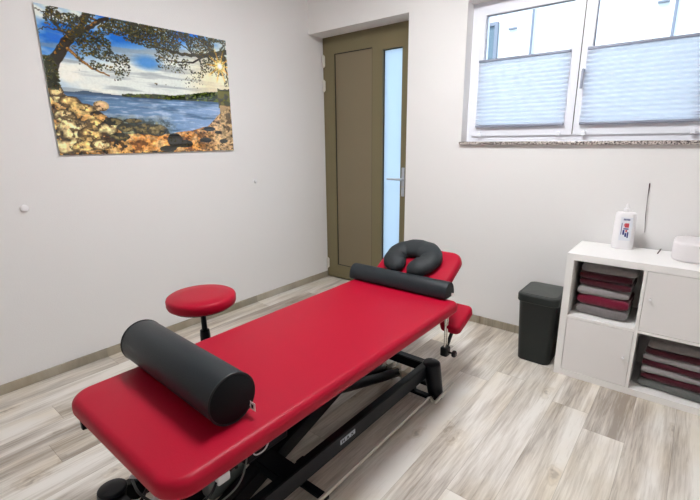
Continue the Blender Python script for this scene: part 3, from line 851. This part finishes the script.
    for k, a in enumerate([(.03, .43, .03, .07), (.08, .37, .05, .045), (.05, .27, .05, .05), (.13, .33, .06, .04), (.08, .17, .075, .085), (.15, .14, .06, .07), (.04, .06, .07, .05),
                           (.175, .22, .05, .05), (.235, .19, .05, .05), (.12, .06, .06, .04), (.19, .07, .05, .04)]): blob(*a, tan if k % 2 else tan2, dk, k)
    blob(.218, .36, .040, .040, c(228, 190, 142), dk, 15)
    for k, a in enumerate([(.27, .245, .05, .03), (.33, .20, .05, .035), (.43, .19, .06, .045), (.50, .185, .06, .05), (.29, .13, .05, .03), (.37, .255, .05, .018)]): blob(*a, c(120, 108, 74), c(30, 34, 30), 20+k)
    for k, a in enumerate([(.60, .10, .05, .06), (.66, .07, .05, .035), (.80, .10, .04, .022), (.83, .20, .04, .02), (.93, .09, .03, .02), (.90, .17, .03, .015), (.55, .03, .05, .025)]): blob(*a, c(52, 50, 36), c(22, 22, 20), 30+k)
    # right shore bushes
    mix((U_ > .90+.04*n1)*(V_ < .55+.03*n2)*(V_ > .42-.04*n2), c(58, 62, 26)); mix((U_ > .90+.04*n1)*(V_ < .55)*(V_ > .42)*(n2 > .55), c(104, 104, 48))
    mix((U_ > .92)*(V_ < .42)*(V_ > .12), c(178, 150, 108)); mix((U_ > .92)*(V_ < .42)*(V_ > .12)*(n2 < .46), c(96, 78, 52))
    # sun
    d = np.hypot((U_-.944)*A, V_-.767); an = np.arctan2(V_-.767, (U_-.944)*A)
    mix(np.clip(1.15-d/.07, 0, 1), c(255, 226, 130)); mix((np.abs(np.cos(an*5)) > .93)*np.clip(1.3-d/.13, 0, 1), c(255, 206, 96)); mix(np.clip(1.5-d/.028, 0, 1), c(255, 255, 246))
    # trees
    def stroke(pts, w0, w1, col, hi=None, jag=.006, seed=0):
        rs = np.random.RandomState(seed); P = []
        for (a, b2), (c2, d2) in zip(pts, pts[1:]):
            for k in range(6):
                t_ = k/6; P.append((a+(c2-a)*t_+rs.uniform(-jag, jag)*.6, b2+(d2-b2)*t_+rs.uniform(-jag, jag)))
        P.append(pts[-1]); n_ = len(P)-1
        for k in range(n_):
            (a, b2), (c2, d2) = P[k], P[k+1]; w_ = w0+(w1-w0)*k/n_
            ax, ay, cx_, cy_ = a*A, b2, c2*A, d2; vx, vy = cx_-ax, cy_-ay
            q = np.clip(((X-ax)*vx+(V_-ay)*vy)/(vx*vx+vy*vy+1e-9), 0, 1); dd = np.hypot(X-ax-q*vx, V_-ay-q*vy)
            mix(np.clip((w_-dd)/.0022+.5, 0, 1), col)
            if hi is not None: mix(np.clip((w_*.45-np.hypot(X-ax-q*vx+w_*.3, V_-ay-q*vy-w_*.3))/.003+.5, 0, .8)*(vnoise(U_, V_, 50, 40, 90) > .5), hi)
    bk = c(44, 36, 24); hi = c(176, 128, 58)
    stroke([(.0, .50), (.045, .64), (.092, .744), (.13, .83), (.169, .862)], .040, .026, bk, hi, seed=1)
    stroke([(.0, .54), (.02, .60), (.03, .50)], .03, .02, c(60, 64, 30), seed=2)
    stroke([(.13, .82), (.18, .90), (.223, 1.0)], .020, .016, bk, hi, seed=3)
    stroke([(.169, .862), (.24, .93), (.31, .99)], .018, .012, bk, hi, seed=4)
    stroke([(.11, .735), (.16, .67), (.204, .624), (.28, .583)], .012, .005, c(120, 84, 42), c(206, 160, 90), .004, 5)
    stroke([(.14, .83), (.09, .85), (.065, .90), (.059, .99)], .010, .005, bk, seed=6)
    stroke([(.09, .85), (.03, .86), (.0, .83)], .004, .002, bk, seed=7)
    stroke([(.065, .90), (.03, .95), (.0, .97)], .004, .002, bk, seed=8)
    stroke([(.16, .86), (.21, .78), (.25, .72)], .008, .003, bk, hi, seed=9)
    stroke([(.20, .87), (.27, .80), (.34, .72)], .006, .002, bk, hi, seed=10)
    stroke([(.23, .97), (.36, .93), (.47, .90), (.56, .86)], .008, .003, bk, hi, seed=12)
    stroke([(1.0, .90), (.90, .855), (.80, .83), (.70, .82), (.60, .84), (.52, .85)], .022, .005, c(46, 44, 22), c(86, 84, 34), seed=13)
    stroke([(.86, .85), (.76, .77), (.66, .75), (.58, .77)], .009, .003, bk, seed=14)
    stroke([(.92, .87), (.85, .94), (.78, .99)], .008, .004, bk, seed=15)
    stroke([(.78, .83), (.70, .90), (.62, .95)], .006, .002, bk, seed=16)
    stroke([(.98, .86), (.99, .70), (1.0, .60)], .010, .004, c(60, 54, 30), seed=17)
    stroke([(.80, .83), (.82, .74), (.84, .68)], .004, .002, bk, seed=18); stroke([(.70, .76), (.68, .70), (.70, .66)], .003, .0015, bk, seed=19)
    rs = np.random.RandomState(5)
    greens = [c(30, 36, 20), c(52, 58, 28), c(70, 68, 30), c(24, 26, 20), c(104, 88, 44)]
    def leaf(u, v, r_, col):
        i0, i1 = max(0, int((v-r_)*NV)-1), min(NV, int((v+r_)*NV)+3); j0, j1 = max(0, int((u-r_)*NU)-1), min(NU, int((u+r_)*NU)+3)
        if i0 >= i1 or j0 >= j1: return
        dd = np.hypot((U_[i0:i1, j0:j1]-u)*A*rs.uniform(.5, 1.2), V_[i0:i1, j0:j1]-v); m_ = np.clip((r_-dd)/.003+.3, 0, .9)[..., None]
        I[i0:i1, j0:j1] = I[i0:i1, j0:j1]*(1-m_)+col*m_
    for _ in range(15000):
        u = rs.rand(); cl_ = np.interp(u, [0, .12, .2, .3, .45, .6, .75, .9, 1], [.10, .16, .50, .46, .30, .26, .34, .34, .40])
        v = 1-abs(rs.randn())*cl_*.55
        dens = np.interp(u, [0, .10, .2, .5, .65, 1], [.18, .35, 1, .9, .6, .6])
        if v < .55 or rs.rand() > dens: continue
        if vnoise(np.array([[u]]), np.array([[v]]), 14, 11, 77, 2)[0, 0] < .44: continue
        leaf(u, v, rs.uniform(.002, .0065), greens[rs.randint(5)])
    mix(np.clip(1.15-d/.06, 0, 1)*.9, c(255, 222, 120)); mix((np.abs(np.cos(an*5)) > .95)*np.clip(1.3-d/.12, 0, 1), c(255, 190, 80)); mix(np.clip(1.5-d/.026, 0, 1), c(255, 255, 246))
    for _ in range(260): leaf(rs.uniform(0, .05), rs.uniform(.46, .68), rs.uniform(.004, .010), greens[rs.randint(3)])
    g1 = vnoise(U_, V_, 150, 110, 95, 1); g2 = vnoise(U_, V_, 70, 55, 96, 2)
    low = np.clip((.46-V_)*20, 0, 1)*np.clip(be+lm+sh, 0, 1)
    I *= (1+(g1[..., None]-.5)*.05+(g2[..., None]-.5)*.9*low[..., None])
    I = .5+(I-.5)*1.12
    return np.clip(I, 0, 1)
img = paint()
imgl = np.where(img <= .04045, img/12.92, ((img+.055)/1.055)**2.4)
pr = empty('picture', (0.0, -2.152+PWd/2, 1.346+PHt/2), (0, 0, 0))
tag(pr, 'wide glossy glass picture of a rocky bay and pine branches on wall', 'picture')
yy_, zz_ = np.meshgrid(np.linspace(-PWd/2, PWd/2, NU), np.linspace(-PHt/2, PHt/2, NV))
verts = np.stack([np.full(yy_.size, .0134), yy_.ravel(), zz_.ravel()], 1)
ii, jj = np.meshgrid(np.arange(NV-1), np.arange(NU-1), indexing='ij'); a_ = (ii*NU+jj).ravel()
faces = np.stack([a_, a_+1, a_+NU+1, a_+NU], 1)
me = bpy.data.meshes.new('print'); me.from_pydata(verts.tolist(), [], faces.tolist()); me.update()
at = me.color_attributes.new('print_color', 'FLOAT_COLOR', 'POINT')
at.data.foreach_set('color', np.concatenate([imgl.reshape(-1, 3), np.ones((NU*NV, 1))], 1).astype(np.float32).ravel())
m, n, l, bb = nt('glossy_print')
av = n.new('ShaderNodeVertexColor'); av.layer_name = 'print_color'; l.new(av.outputs['Color'], bb.inputs['Base Color'])
bb.inputs['Roughness'].default_value = .03; bb.inputs['Specular IOR Level'].default_value = 0; bb.inputs['Coat Weight'].default_value = 1; bb.inputs['Coat IOR'].default_value = 1.75; bb.inputs['Coat Roughness'].default_value = .01
me.materials.append(m); po = bpy.data.objects.new('print', me); C.objects.link(po); po.parent = pr
obj('glass_panel', rbox(.0074, .0132, -PWd/2-.0005, PWd/2+.0005, -PHt/2-.0005, PHt/2+.0005, .0008), mat('glass_edge', rgb(205, 214, 208), .2), pr)
for sy in (-1, 1):
    for sz in (-1, 1): obj('spacer', lathe([(.02, 0), (.02, .0075)], 20, 'x', (0, sy*.5, sz*.32)), M['plate_metal'], pr)
